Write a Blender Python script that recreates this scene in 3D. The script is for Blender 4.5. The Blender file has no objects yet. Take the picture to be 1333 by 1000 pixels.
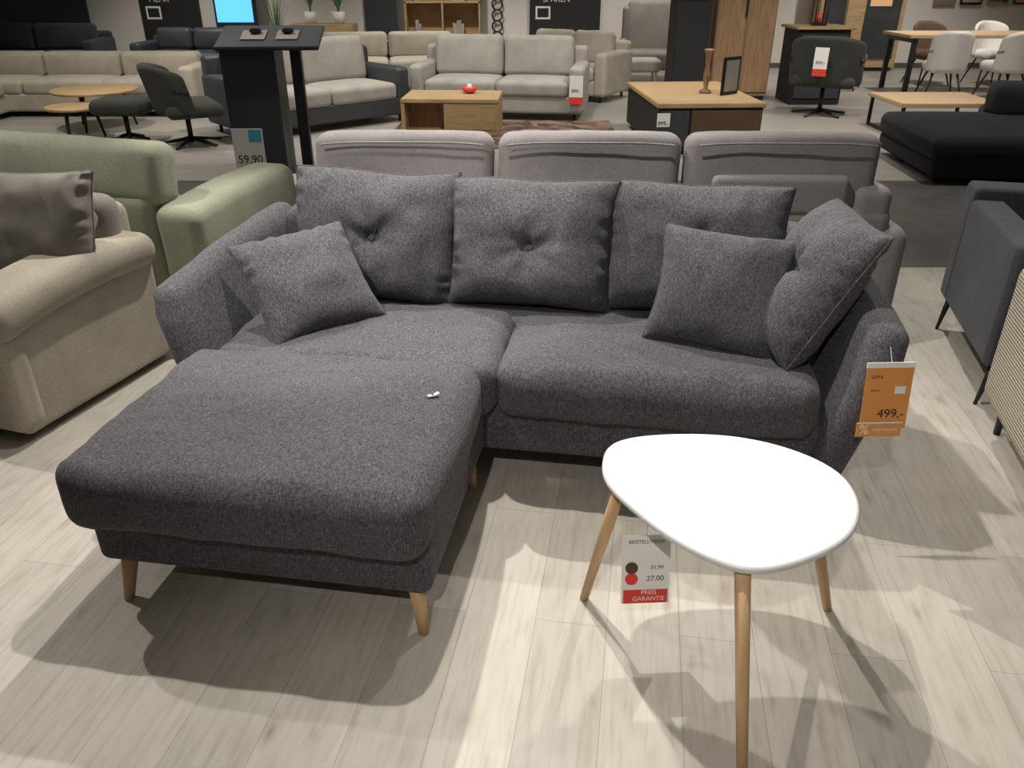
import bpy, bmesh, math, random
from mathutils import Vector, Matrix, noise
random.seed(7)
sc = bpy.context.scene
COL = sc.collection
rad = math.radians

# ---------------------------------------------------------------- materials
def new_mat(name):
    m = bpy.data.materials.new(name); m.use_nodes = True
    nt = m.node_tree
    return m, nt, nt.nodes['Principled BSDF']

def N(nt, t, **kw):
    n = nt.nodes.new(t)
    for k, v in kw.items():
        setattr(n, k, v)
    return n

def coords(nt, scale=(1, 1, 1), rot=(0, 0, 0)):
    tc = N(nt, 'ShaderNodeTexCoord'); mp = N(nt, 'ShaderNodeMapping')
    mp.inputs['Scale'].default_value = scale; mp.inputs['Rotation'].default_value = rot
    nt.links.new(tc.outputs['Object'], mp.inputs['Vector'])
    return mp.outputs['Vector']

def ramp(nt, src, stops):
    r = N(nt, 'ShaderNodeValToRGB')
    els = r.color_ramp.elements
    while len(els) < len(stops): els.new(0.5)
    for e, (p, c) in zip(els, stops):
        e.position = p; e.color = (c[0], c[1], c[2], 1)
    nt.links.new(src, r.inputs['Fac'])
    return r.outputs['Color']

def fabric(name, c, var=0.35, scale=260, rough=0.95, bump=0.25, stretch=(1, 1, 1), mott=0.12, sheen=0.08, heather=0):
    m, nt, b = new_mat(name)
    v = coords(nt, stretch); v0 = coords(nt)
    n = N(nt, 'ShaderNodeTexNoise'); n.inputs['Scale'].default_value = scale; n.inputs['Detail'].default_value = 3
    nt.links.new(v, n.inputs['Vector'])
    dk = [x * (1 - var) for x in c]; lt = [min(1, x * (1 + var * 1.3)) for x in c]
    col = ramp(nt, n.outputs['Fac'], [(0.36, dk), (0.52, c), (0.68, lt)])
    if heather:
        for sv, k in (((1, .25, .25), 1), ((.25, 1, 1), .7)):
            vs = coords(nt, sv)
            ns = N(nt, 'ShaderNodeTexNoise'); ns.inputs['Scale'].default_value = 340; ns.inputs['Detail'].default_value = 2
            nt.links.new(vs, ns.inputs['Vector'])
            g = ramp(nt, ns.outputs['Fac'], [(0.34, (1 - heather * k,) * 3), (0.5, (1, 1, 1)), (0.66, (1 + heather * k * 1.3,) * 3)])
            mh = N(nt, 'ShaderNodeMix', data_type='RGBA', blend_type='MULTIPLY'); mh.inputs[0].default_value = 1
            nt.links.new(col, mh.inputs[6]); nt.links.new(g, mh.inputs[7]); col = mh.outputs[2]
    n2 = N(nt, 'ShaderNodeTexNoise'); n2.inputs['Scale'].default_value = 5; n2.inputs['Detail'].default_value = 4
    nt.links.new(v0, n2.inputs['Vector'])
    g = ramp(nt, n2.outputs['Fac'], [(0.3, (1 - mott,) * 3), (0.7, (1 + mott,) * 3)])
    mx = N(nt, 'ShaderNodeMix', data_type='RGBA', blend_type='MULTIPLY'); mx.inputs[0].default_value = 1
    nt.links.new(col, mx.inputs[6]); nt.links.new(g, mx.inputs[7])
    nt.links.new(mx.outputs[2], b.inputs['Base Color'])
    b.inputs['Roughness'].default_value = rough
    b.inputs['Sheen Weight'].default_value = sheen
    b.inputs['Sheen Roughness'].default_value = 0.5
    b.inputs['Specular IOR Level'].default_value = 0.15
    bp = N(nt, 'ShaderNodeBump'); bp.inputs['Strength'].default_value = bump; bp.inputs['Distance'].default_value = 0.001
    nt.links.new(n.outputs['Fac'], bp.inputs['Height']); nt.links.new(bp.outputs['Normal'], b.inputs['Normal'])
    return m

def plain(name, c, rough=0.5, metal=0.0, var=0.06, scale=20, emit=None, es=1.0):
    m, nt, b = new_mat(name)
    v = coords(nt)
    n = N(nt, 'ShaderNodeTexNoise'); n.inputs['Scale'].default_value = scale
    nt.links.new(v, n.inputs['Vector'])
    col = ramp(nt, n.outputs['Fac'], [(0.3, [x * (1 - var) for x in c]), (0.7, [min(1, x * (1 + var)) for x in c])])
    nt.links.new(col, b.inputs['Base Color'])
    b.inputs['Roughness'].default_value = rough; b.inputs['Metallic'].default_value = metal
    if emit:
        b.inputs['Emission Color'].default_value = (*emit, 1); b.inputs['Emission Strength'].default_value = es
    return m

def wood(name, c1, c2, stretch=(14, 14, 1.2), rough=0.5):
    m, nt, b = new_mat(name)
    v = coords(nt, stretch)
    n = N(nt, 'ShaderNodeTexNoise'); n.inputs['Scale'].default_value = 3; n.inputs['Detail'].default_value = 6
    n.inputs['Distortion'].default_value = 0.6
    nt.links.new(v, n.inputs['Vector'])
    col = ramp(nt, n.outputs['Fac'], [(0.3, c1), (0.7, c2)])
    nt.links.new(col, b.inputs['Base Color']); b.inputs['Roughness'].default_value = rough
    return m

def floor_planks():
    m, nt, b = new_mat('whitewashed_planks')
    v = coords(nt, rot=(0, 0, rad(-81)))
    br = N(nt, 'ShaderNodeTexBrick'); br.offset = 0.37
    br.inputs['Scale'].default_value = 1; br.inputs['Brick Width'].default_value = 1.28
    br.inputs['Row Height'].default_value = 0.19; br.inputs['Mortar Size'].default_value = 0.0013
    br.inputs['Mortar Smooth'].default_value = 0.5; br.inputs['Bias'].default_value = 0
    br.inputs['Color1'].default_value = (0.53, 0.495, 0.435, 1); br.inputs['Color2'].default_value = (0.435, 0.41, 0.36, 1)
    br.inputs['Mortar'].default_value = (0.30, 0.28, 0.24, 1)
    nt.links.new(v, br.inputs['Vector'])
    def mul(a, bb):
        x = N(nt, 'ShaderNodeMix', data_type='RGBA', blend_type='MULTIPLY'); x.inputs[0].default_value = 1
        nt.links.new(a, x.inputs[6]); nt.links.new(bb, x.inputs[7]); return x.outputs[2]
    def nz(sc3, scale, det, dist=0):
        mp = N(nt, 'ShaderNodeMapping'); mp.inputs['Scale'].default_value = sc3; nt.links.new(v, mp.inputs['Vector'])
        n = N(nt, 'ShaderNodeTexNoise'); n.inputs['Scale'].default_value = scale; n.inputs['Detail'].default_value = det
        n.inputs['Distortion'].default_value = dist; nt.links.new(mp.outputs['Vector'], n.inputs['Vector']); return n.outputs['Fac']
    g = ramp(nt, nz((3, 34, 1), 1.8, 8, .3), [(0.28, (0.83, 0.82, 0.79)), (0.5, (1, 1, 1)), (0.75, (1.05, 1.05, 1.06))])
    g2 = ramp(nt, nz((2.5, 7, 1), 3.0, 6), [(0.24, (0.74, 0.70, 0.64)), (0.36, (0.935, 0.925, 0.91)), (0.5, (1, 1, 1)), (0.75, (1.05, 1.05, 1.05))])
    mp = N(nt, 'ShaderNodeMapping'); mp.inputs['Scale'].default_value = (2.1, 5.2, 1); nt.links.new(v, mp.inputs['Vector'])
    vo = N(nt, 'ShaderNodeTexVoronoi'); vo.inputs['Scale'].default_value = 1.0; nt.links.new(mp.outputs['Vector'], vo.inputs['Vector'])
    g3 = ramp(nt, vo.outputs['Distance'], [(0.0, (.55, .48, .40)), (0.05, (.80, .76, .70)), (0.12, (1, 1, 1))])
    col = mul(mul(mul(br.outputs['Color'], g), g2), g3)
    nt.links.new(col, b.inputs['Base Color']); b.inputs['Roughness'].default_value = 0.5
    return m

M_SOFA = fabric('charcoal_woven', (0.080, 0.079, 0.089), var=0.30, scale=400, stretch=(1, 0.7, 0.8), bump=0.5, mott=.05, heather=.33)
M_GREY = fabric('light_grey_fabric', (0.235, 0.222, 0.225), var=0.15)
M_BEIGE = fabric('beige_microfibre', (0.40, 0.365, 0.30), var=0.08, scale=120)
M_TAUPE = fabric('taupe_fabric', (0.25, 0.235, 0.215), var=0.12)
M_GREEN = fabric('sage_green_fabric', (0.36, 0.375, 0.285), var=0.08, scale=120)
M_CREAM = fabric('cream_fabric', (0.44, 0.40, 0.33), var=0.1)
M_SILVER = fabric('silver_grey_fabric', (0.37, 0.355, 0.32), var=0.1)
M_DARK = fabric('anthracite_fabric', (0.022, 0.023, 0.028), var=0.2)
M_NAVY = fabric('blue_grey_velvet', (0.075, 0.08, 0.092), var=0.12, scale=90)
M_DNAVY = fabric('dark_navy_fabric', (0.03, 0.033, 0.042), var=0.12, scale=90)
M_BROWN = fabric('brown_fabric', (0.12, 0.075, 0.05), var=0.15)
M_OLIVE = fabric('dark_olive_fabric', (0.05, 0.052, 0.046), var=0.15)
M_WHITE = plain('white_laminate', (0.70, 0.71, 0.74), rough=0.35, var=0.01)
M_WPLAST = plain('white_plastic', (0.75, 0.72, 0.68), rough=0.5, var=0.02)
M_OAK = wood('oak_leg', (0.50, 0.32, 0.16), (0.66, 0.45, 0.25))
M_OAKP = wood('oak_panel', (0.36, 0.24, 0.12), (0.52, 0.37, 0.20), stretch=(1.2, 14, 14))
M_OAKL = wood('light_oak', (0.50, 0.35, 0.20), (0.60, 0.44, 0.28), stretch=(1.2, 14, 14))
M_OAKD = wood('rustic_oak', (0.24, 0.14, 0.075), (0.38, 0.245, 0.14), stretch=(14, 14, 1.2))
M_BLACK = plain('black_metal', (0.012, 0.012, 0.014), rough=0.45)
M_BLACKB = plain('black_board', (0.015, 0.015, 0.017), rough=0.6)
M_KIOSK = plain('graphite_panel', (0.045, 0.05, 0.06), rough=0.5)
M_WALL = plain('warm_white_paint', (0.72, 0.69, 0.64), rough=0.9, var=0.02, scale=3)
M_CEIL = plain('ceiling_paint', (0.5, 0.49, 0.47), rough=0.9)
M_TRIM = plain('dark_trim', (0.09, 0.09, 0.09), rough=0.6)
M_ORANGE = plain('orange_card', (0.74, 0.32, 0.09), rough=0.5, var=0.02)
M_RED = plain('red_print', (0.75, 0.06, 0.04), rough=0.5, var=0.02)
M_PAPER = plain('white_paper', (0.88, 0.87, 0.85), rough=0.5, var=0.01)
M_INK = plain('black_ink', (0.02, 0.02, 0.02), rough=0.6)
M_CYAN = plain('cyan_print', (0.1, 0.45, 0.7), rough=0.5)
M_SCREEN = plain('lit_blue_screen', (0.1, 0.5, 0.9), rough=0.3, emit=(0.12, 0.5, 1.0), es=1.1)
M_PLANT = plain('leaf_green', (0.10, 0.22, 0.05), rough=0.6, var=0.3)
M_GLASS = plain('dark_glass', (0.05, 0.055, 0.06), rough=0.1)
M_WARM = plain('warm_lamp_back', (0.6, 0.35, 0.18), emit=(1, 0.55, 0.25), es=0.25)
M_CLEAR = plain('clear_string', (0.7, 0.7, 0.7), rough=0.3)
M_TILE = plain('grey_vinyl_tile', (0.11, 0.105, 0.10), rough=0.35, var=0.15, scale=6)
M_PLANK = floor_planks()
def light_floor():
    m, nt, b = new_mat('pale_grey_floor')
    v = coords(nt, (1, 1, 1), (0, 0, 0))
    br = N(nt, 'ShaderNodeTexBrick'); br.inputs['Scale'].default_value = 1; br.inputs['Brick Width'].default_value = 1.3
    br.inputs['Row Height'].default_value = .2; br.inputs['Mortar Size'].default_value = .002
    br.inputs['Color1'].default_value = (.36, .34, .305, 1); br.inputs['Color2'].default_value = (.31, .295, .265, 1)
    br.inputs['Mortar'].default_value = (.2, .19, .17, 1)
    nt.links.new(v, br.inputs['Vector']); nt.links.new(br.outputs['Color'], b.inputs['Base Color'])
    b.inputs['Roughness'].default_value = 0.4
    return m
M_PALE = light_floor()
def rug_mat():
    m, nt, b = new_mat('brown_patchwork_rug')
    v = coords(nt)
    vo = N(nt, 'ShaderNodeTexVoronoi'); vo.inputs['Scale'].default_value = 7; vo.distance = 'CHEBYCHEV'
    nt.links.new(v, vo.inputs['Vector'])
    sp = N(nt, 'ShaderNodeSeparateColor'); nt.links.new(vo.outputs['Color'], sp.inputs[0])
    col = ramp(nt, sp.outputs[0], [(0.1, (.05, .03, .025)), (0.5, (.13, .08, .06)), (0.9, (.22, .155, .12))])
    nt.links.new(col, b.inputs['Base Color']); b.inputs['Roughness'].default_value = 0.95
    return m
M_RUG = rug_mat()
def cord_mat():
    m, nt, b = new_mat('beige_corduroy')
    v = coords(nt)
    w = N(nt, 'ShaderNodeTexWave'); w.wave_type = 'BANDS'; w.bands_direction = 'Z'; w.inputs['Scale'].default_value = 26
    nt.links.new(v, w.inputs['Vector'])
    col = ramp(nt, w.outputs['Color'], [(0.0, (.30, .26, .20)), (0.5, (.48, .42, .34))])
    nt.links.new(col, b.inputs['Base Color']); b.inputs['Roughness'].default_value = 0.95
    bp = N(nt, 'ShaderNodeBump'); bp.inputs['Strength'].default_value = .5; bp.inputs['Distance'].default_value = .004
    nt.links.new(w.outputs['Color'], bp.inputs['Height']); nt.links.new(bp.outputs['Normal'], b.inputs['Normal'])
    return m
M_CORD = cord_mat()

# ---------------------------------------------------------------- helpers
def group(name, loc=(0, 0, 0), yaw=0):
    e = bpy.data.objects.new(name, None); COL.objects.link(e)
    e.location = loc; e.rotation_euler = (0, 0, rad(yaw)); e.empty_display_size = 0.1
    return e

def finish(bm, name, mat, parent=None, mtx=None, smooth=True):
    bmesh.ops.recalc_face_normals(bm, faces=bm.faces[:])
    me = bpy.data.meshes.new(name); bm.to_mesh(me); bm.free()
    if smooth:
        for p in me.polygons: p.use_smooth = True
    me.materials.append(mat)
    o = bpy.data.objects.new(name, me); COL.objects.link(o)
    if parent: o.parent = parent
    if mtx is not None: o.matrix_local = mtx
    return o

def TR(loc, rot=(0, 0, 0)):
    from mathutils import Euler
    return Matrix.Translation(Vector(loc)) @ Euler([rad(a) for a in rot]).to_matrix().to_4x4()

def AX(c, xa, ya):
    x = Vector(xa).normalized(); z = x.cross(Vector(ya)).normalized(); y = z.cross(x)
    m = Matrix((x, y, z)).transposed().to_4x4(); m.translation = Vector(c)
    return m

def soft_box(name, lo, hi, r, mat, parent=None, seg=(6, 6, 4), deform=None, rot=None, k=3):
    lo = Vector(lo); hi = Vector(hi); c = (lo + hi) / 2; h = (hi - lo) / 2
    r = min(r, min(h) * 0.98)
    ax = []
    for a in range(3):
        inner = h[a] - r
        tail = [r * math.tan(rad(45) * i / k) for i in range(1, k + 1)]
        mid = [-inner + 2 * inner * i / seg[a] for i in range(seg[a] + 1)]
        ax.append([-inner - t for t in reversed(tail)] + mid + [inner + t for t in tail])
    n = [len(a) - 1 for a in ax]
    bm = bmesh.new(); V = {}
    def gv(i, j, l):
        key = (i, j, l)
        if key not in V:
            p = Vector((ax[0][i], ax[1][j], ax[2][l]))
            q = Vector([max(-(h[a] - r), min(h[a] - r, p[a])) for a in range(3)])
            d = p - q
            if d.length > 1e-9: p = q + d.normalized() * r
            if deform: p = deform(p, h)
            V[key] = bm.verts.new(p)
        return V[key]
    for i in range(n[0]):
        for j in range(n[1]):
            for l in (0, n[2]): bm.faces.new([gv(i, j, l), gv(i + 1, j, l), gv(i + 1, j + 1, l), gv(i, j + 1, l)])
    for i in range(n[0]):
        for l in range(n[2]):
            for j in (0, n[1]): bm.faces.new([gv(i, j, l), gv(i + 1, j, l), gv(i + 1, j, l + 1), gv(i, j, l + 1)])
    for j in range(n[1]):
        for l in range(n[2]):
            for i in (0, n[0]): bm.faces.new([gv(i, j, l), gv(i, j + 1, l), gv(i, j + 1, l + 1), gv(i, j, l + 1)])
    return finish(bm, name, mat, parent, TR(c, rot or (0, 0, 0)))

def crown(amt, wr=0.0, seed=0):
    def f(p, h):
        u = p.x / h.x; v = p.y / h.y
        if p.z > 0: p.z += amt * (1 - u ** 4) * (1 - v ** 4) * (p.z / h.z)
        if wr:
            p = p + Vector((noise.noise(p * 6 + Vector((seed, 0, 0))), noise.noise(p * 6 + Vector((0, seed, 9))), noise.noise(p * 6 + Vector((5, 0, seed))))) * wr
        return p
    return f

def puff(amt, axis=1, wr=0.004, seed=0):
    def f(p, h):
        o = [a for a in range(3) if a != axis]
        u = p[o[0]] / h[o[0]]; v = p[o[1]] / h[o[1]]
        p[axis] += math.copysign(1, p[axis]) * amt * (1 - u * u) * (1 - v * v) * abs(p[axis] / h[axis])
        return p + Vector((noise.noise(p * 7 + Vector((seed, 0, 0))), noise.noise(p * 7 + Vector((0, seed, 9))), noise.noise(p * 7 + Vector((5, 0, seed))))) * wr
    return f

def box(name, lo, hi, mat, parent=None, bev=0.004, rot=None):
    lo = Vector(lo); hi = Vector(hi); c = (lo + hi) / 2; s = hi - lo
    bm = bmesh.new(); bmesh.ops.create_cube(bm, size=1)
    for v in bm.verts: v.co = Vector((v.co.x * s.x, v.co.y * s.y, v.co.z * s.z))
    if bev > 0:
        bmesh.ops.bevel(bm, geom=bm.edges[:], offset=min(bev, min(s) * .4), segments=2, affect='EDGES')
    return finish(bm, name, mat, parent, TR(c, rot or (0, 0, 0)), smooth=False)

def leg(name, p1, p2, r1, r2, mat, parent=None, seg=14):
    p1 = Vector(p1); p2 = Vector(p2); d = p2 - p1
    bm = bmesh.new()
    bmesh.ops.create_cone(bm, cap_ends=True, segments=seg, radius1=r1, radius2=r2, depth=d.length)
    q = d.to_track_quat('Z', 'Y').to_matrix().to_4x4(); q.translation = (p1 + p2) / 2
    o = finish(bm, name, mat, parent, q)
    return o

def tube(name, pts, r, mat, parent=None, mtx=None, cyclic=False):
    cu = bpy.data.curves.new(name, 'CURVE'); cu.dimensions = '3D'; cu.bevel_depth = r; cu.bevel_resolution = 2
    sp = cu.splines.new('POLY'); sp.points.add(len(pts) - 1)
    for q, p in zip(sp.points, pts): q.co = (*p, 1)
    sp.use_cyclic_u = cyclic
    cu.materials.append(mat)
    o = bpy.data.objects.new(name, cu); COL.objects.link(o)
    if parent: o.parent = parent
    if mtx is not None: o.matrix_local = mtx
    return o

def lathe(name, prof, mat, parent=None, loc=(0, 0, 0), seg=32):
    bm = bmesh.new(); rings = []
    for r, z in prof:
        rings.append([bm.verts.new((max(r, 1e-4) * math.cos(2 * math.pi * i / seg), max(r, 1e-4) * math.sin(2 * math.pi * i / seg), z)) for i in range(seg)])
    for a, b in zip(rings, rings[1:]):
        for i in range(seg): bm.faces.new([a[i], a[(i + 1) % seg], b[(i + 1) % seg], b[i]])
    bm.faces.new(rings[0]); bm.faces.new(rings[-1])
    return finish(bm, name, mat, parent, TR(loc))

def text(name, body, size, mtx, mat, parent=None, align='CENTER'):
    cu = bpy.data.curves.new(name, 'FONT'); cu.body = body; cu.size = size; cu.align_x = align; cu.align_y = 'CENTER'
    cu.materials.append(mat)
    o = bpy.data.objects.new(name, cu); COL.objects.link(o)
    if parent: o.parent = parent
    o.matrix_local = mtx
    return o

def pillow(name, w, h, t, mat, mtx, parent=None, pinch=0.07, a=2.4, b=0.5, tufts=(), wr=0.006, seed=0, n=48, back=0.7, piping=True, sag=0.0, wob=.013):
    bm = bmesh.new(); G = {}
    def P(u, v, side):
        x = w / 2 * u * (1 - pinch * (1 - v * v)); y = h / 2 * v * (1 - pinch * (1 - u * u))
        tz = t / 2 * max(0, (1 - abs(u) ** a)) ** b * max(0, (1 - abs(v) ** a)) ** b
        if sag: tz *= 1 - sag * v
        edge = max(abs(u), abs(v))
        z = tz * (1 if side > 0 else -back)
        if side > 0:
            for (tu, tv, dep, sg) in tufts:
                dx = (u - tu) * w / 2; dy = (v - tv) * h / 2; d = math.hypot(dx, dy)
                z -= dep * math.exp(-(d / sg) ** 1.05)
                ang = math.atan2(dy, dx)
                z += 0.009 * math.sin(ang * 6 + seed) * math.exp(-((d - sg * .9) / (sg * .9)) ** 2)
                z -= 0.014 * math.exp(-((dy - .15 * abs(dx)) / .020) ** 2) * math.exp(-(d / .14) ** 2)
        if edge < 1:
            f = (tz / (t / 2)) if t else 0
            q = Vector((x * 9, y * 9, seed * 3.1 + side))
            z += wr * noise.noise(q) * min(1, 2 * f)
            z += wr * .5 * (0.4 - abs(noise.noise(Vector((x * 14, y * 7, seed * 2.3 + side))))) * min(1, 2 * f)
            z += wr * 0.8 * math.sin((x if abs(v) > abs(u) else y) * 95 + 5 * noise.noise(q)) * math.exp(-((1 - edge) / 0.12) ** 2) * min(1, 3 * f) * noise.noise(q * .6 + Vector((3, 3, 3))) * 2
        q2 = Vector((x * 4, y * 4, seed * 1.7))
        x += wob * noise.noise(q2); y += wob * noise.noise(q2 + Vector((7, 7, 7)))
        return Vector((x, y, z))
    def cs(i):
        s = -1 + 2 * i / n
        return math.sin(s * math.pi / 2) * .55 + s * .45
    for side in (1, -1):
        for i in range(n + 1):
            for j in range(n + 1):
                bd = i in (0, n) or j in (0, n)
                if bd and side < 0: G[(i, j, -1)] = G[(i, j, 1)]; continue
                G[(i, j, side)] = bm.verts.new(P(cs(i), cs(j), side))
    for side in (1, -1):
        for i in range(n):
            for j in range(n):
                bm.faces.new([G[(i, j, side)], G[(i + 1, j, side)], G[(i + 1, j + 1, side)], G[(i, j + 1, side)]])
    rim = [G[(i, 0, 1)] for i in range(n)] + [G[(n, j, 1)] for j in range(n)] + [G[(n - i, n, 1)] for i in range(n)] + [G[(0, n - j, 1)] for j in range(n)]
    rp = [v.co.copy() for v in rim]
    o = finish(bm, name, mat, parent, mtx)
    if piping:
        tube('seam_piping', rp, 0.0035, mat, o, Matrix.Identity(4), True)
    for (tu, tv, dep, sg) in tufts:
        p = P(tu, tv, 1)
        bb = bmesh.new(); bmesh.ops.create_uvsphere(bb, u_segments=16, v_segments=8, radius=0.014)
        for v in bb.verts: v.co.z *= 0.5
        finish(bb, 'tuft_button', mat, o, Matrix.Translation(p + Vector((0, 0, 0.012))))
    return o

# ---------------------------------------------------------------- room shell
def slab(name, lo, hi, mat): return box(name, lo, hi, mat, None, 0)
slab('floor', (-9, -3, -0.06), (10, 4.45, 0), M_PLANK)
slab('floor_walkway', (-9, 4.45, -0.06), (10, 6.6, 0), M_TILE)
slab('floor_back', (-9, 6.6, -0.06), (10, 15, 0), M_PALE)
slab('wall_back', (-9, 15, 0), (10, 15.15, 3.4), M_WALL)
slab('wall_left', (-9.15, -3, 0), (-9, 15.15, 3.4), M_WALL)
slab('wall_right', (10, -3, 0), (10.15, 15.15, 3.4), M_WALL)
slab('wall_front', (-9, -3.15, 0), (10, -3, 3.4), M_WALL)
slab('ceiling', (-9.15, -3.15, 3.4), (10.15, 15.15, 3.5), M_CEIL)
slab('baseboard_back', (-9, 14.98, 0), (10, 15, 0.08), M_TRIM)

# ---------------------------------------------------------------- hero sofa
S = group('sectional_sofa_with_chaise', (-0.015, 2.27, 0), -9)
soft_box('base_main', (-0.98, -0.03, 0.13), (0.98, 0.76, 0.31), 0.025, M_SOFA, S)
soft_box('base_chaise', (-0.995, -0.745, 0.13), (-0.075, 0.05, 0.31), 0.03, M_SOFA, S)
def block_def(cr, sd, front=.014):
    def f(p, h):
        u = p.x / h.x; v = p.y / h.y
        if p.z > 0: p.z += cr * (1 - u ** 4) * (1 - v ** 4) * (p.z / h.z)
        side = 1 - (p.z / h.z) ** 2
        if v < -.9: p.y -= front * side * (1 - u ** 6)
        if abs(u) > .9: p.x += math.copysign(.010 * side * (1 - v ** 6), p.x)
        cn = abs(u) ** 10 * abs(v) ** 10
        p.x *= 1 - .035 * cn; p.y *= 1 - .035 * cn
        q = p * 5 + Vector((sd, sd, sd))
        d = Vector((noise.noise(q), noise.noise(q + Vector((9, 0, 0))), noise.noise(q + Vector((0, 9, 0))))) * 0.010
        d.z += (.35 - abs(noise.noise(Vector((p.x * 5 + p.y * 6, p.y * 9 - p.x * 3, sd))))) * .009 * (p.z > 0)
        if v < -.85: d.y += .005 * noise.noise(Vector((p.x * 26, p.z * 9, sd)))
        return p + d
    return f
soft_box('chaise_cushion', (-1.03, -0.81, 0.275), (-0.065, -0.035, 0.460), 0.055, M_SOFA, S, (30, 26, 5), block_def(.016, 1), k=5)
soft_box('seat_cushion_left', (-0.955, -0.10, 0.275), (-0.034, 0.42, 0.456), 0.045, M_SOFA, S, (26, 18, 4), block_def(.016, 7), k=5)
soft_box('seat_cushion_right', (-0.026, -0.085, 0.275), (0.955, 0.42, 0.450), 0.055, M_SOFA, S, (28, 18, 4), block_def(.020, 4), k=5)
soft_box('seat_deck', (-0.95, 0.36, 0.28), (0.95, 0.70, 0.44), 0.03, M_SOFA, S)
def back_def(p, h):
    f = (p.z + h.z) / (2 * h.z)
    p.y += 0.05 * f
    p.y -= 0.06 * (abs(p.x) / h.x) ** 8
    return p
soft_box('backrest_frame', (-1.0, 0.66, 0.12), (1.0, 0.80, 0.725), 0.055, M_SOFA, S, (16, 3, 8), back_def)
def arm(side, name):
    def f(p, h):
        tz = (p.z + h.z) / (2 * h.z); ty = (p.y + h.y) / (2 * h.y)
        zt = 0.525 + 0.075 * ty + 0.015 * math.sin(ty * math.pi)
        p.x += side * (0.125 * tz ** 1.4) * (1 - 0.35 * ty)
        p.x += -side * 0.02 * ty
        p.y += -0.03 * math.sin(tz * math.pi * .9) * (1 - ty) + 0.02 * (1 - ty) * (tz > .9)
        p.z = -h.z + tz * zt
        p.x += side * 0.010 * math.sin(tz * math.pi)
        return p + Vector((noise.noise(p * 6 + Vector((side, 0, 0))), 0, noise.noise(p * 5))) * .006
    x0, x1 = (0.94, 1.045) if side > 0 else (-1.035, -0.93)
    o = soft_box(name, (x0, -0.075, 0.12), (x1, 0.80, 0.62), 0.046, M_SOFA, S, (2, 14, 12), f, k=5)
arm(-1, 'arm_left'); arm(1, 'arm_right')
def wleg(n, x, y, dx, dy): leg(n, (x, y, 0.14), (x + dx, y + dy, 0), 0.024, 0.0135, M_OAK, S)
wleg('leg_1', -0.93, -0.70, -0.012, -0.035); wleg('leg_2', -0.125, -0.70, 0.022, -0.035)
wleg('leg_3', -0.125, -0.05, 0.02, -0.02); wleg('leg_4', 0.93, 0.03, 0.03, -0.03)
wleg('leg_5', -0.93, 0.72, -0.03, 0.03); wleg('leg_6', 0.93, 0.72, 0.03, 0.03)
T = lambda v=-0.02: [(0.0, v, 0.075, 0.065)]
tilt = 18
up = Vector((0, math.sin(rad(tilt)), math.cos(rad(tilt))))
def backc(name, xc, w, h, yaw, z=0.435, y=0.48, sd=0, dz=0):
    x = Vector((math.cos(rad(yaw)), math.sin(rad(yaw)), dz))
    c = Vector((xc, y, z)) + up * h / 2
    pillow(name, w, h, 0.29, M_SOFA, AX(c, x, up), S, pinch=0.045, a=2.7, b=0.5, tufts=T(), seed=sd, sag=0.22, back=0.45, wr=0.018, wob=.018)
backc('back_cushion_1', -0.585, 0.61, 0.48, 3, sd=1, dz=-.02)
backc('back_cushion_2', 0.0, 0.60, 0.465, 0, sd=2)
backc('back_cushion_3', 0.585, 0.64, 0.47, -2, sd=3, y=.505)
pillow('corner_cushion', 0.46, 0.49, 0.26, M_SOFA, AX((0.94, 0.30, 0.66), (0.147, -0.98, 0.02), (0.47, 0.12, 0.83)), S, pinch=0.03, a=3.0, tufts=[(0.05, 0.05, 0.055, 0.055)], seed=5, back=0.7, wr=0.014, sag=.12)

SM = Matrix.Translation((-0.015, 2.27, 0)) @ Matrix.Rotation(rad(-9), 4, 'Z')
pillow('throw_pillow', 0.41, 0.41, 0.18, M_SOFA, SM @ AX((-0.725, 0.21, 0.595), (0.24, 0.225, 0.02), (-0.26, 0.125, 0.235)), None, pinch=0.08, a=2.3, seed=11, wr=.013)
pillow('throw_pillow', 0.43, 0.40, 0.18, M_SOFA, SM @ AX((0.655, 0.27, 0.625), (0.395, -0.07, -0.02), (0.06, 0.21, 0.32)), None, pinch=0.08, a=2.3, seed=12, wr=.013)
lb = group('loose_label', (-0.222, 1.985, 0.4785), 35)
soft_box('folded_tab', (-.018, -.006, 0), (.018, .006, .005), .002, M_PAPER, lb, deform=lambda p, h: Vector((p.x, p.y, p.z + 9 * p.x * p.x)))
box('print', (-.006, -.004, .005), (.002, .003, .0058), M_INK, lb, 0)

def tag_matrix(c, yaw, pitch=0): return Matrix.Translation(Vector(c)) @ Matrix.Rotation(rad(yaw), 4, 'Z') @ Matrix.Rotation(rad(90 + pitch), 4, 'X')
tg = group('orange_price_tag'); tg.matrix_local = tag_matrix((1.048, 1.965, 0.475), 2, -8)
box('card', (-0.066, -0.085, -0.001), (0.066, 0.10, 0.001), M_ORANGE, tg, 0)
box('sleeve_top', (-0.068, 0.097, -0.002), (0.068, 0.112, 0.0015), M_PAPER, tg, 0)
box('discount_strip', (-0.074, -0.108, 0.001), (0.056, -0.065, 0.003), M_ORANGE, tg, 0)
box('discount_edge', (-0.074, -0.068, 0.0032), (0.056, -0.064, 0.0034), M_PAPER, tg, 0)
text('price', '499,-', 0.038, Matrix.Translation((0.018, -0.040, 0.002)), M_INK, tg)
text('title', 'SOFA', 0.014, Matrix.Translation((-0.035, 0.07, 0.002)), M_INK, tg)
text('size_line', 'BxTxH', 0.009, Matrix.Translation((-0.035, 0.03, 0.002)), M_INK, tg)
text('percent', '%', 0.042, Matrix.Translation((-0.052, -0.087, 0.0045)), M_PAPER, tg)
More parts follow.
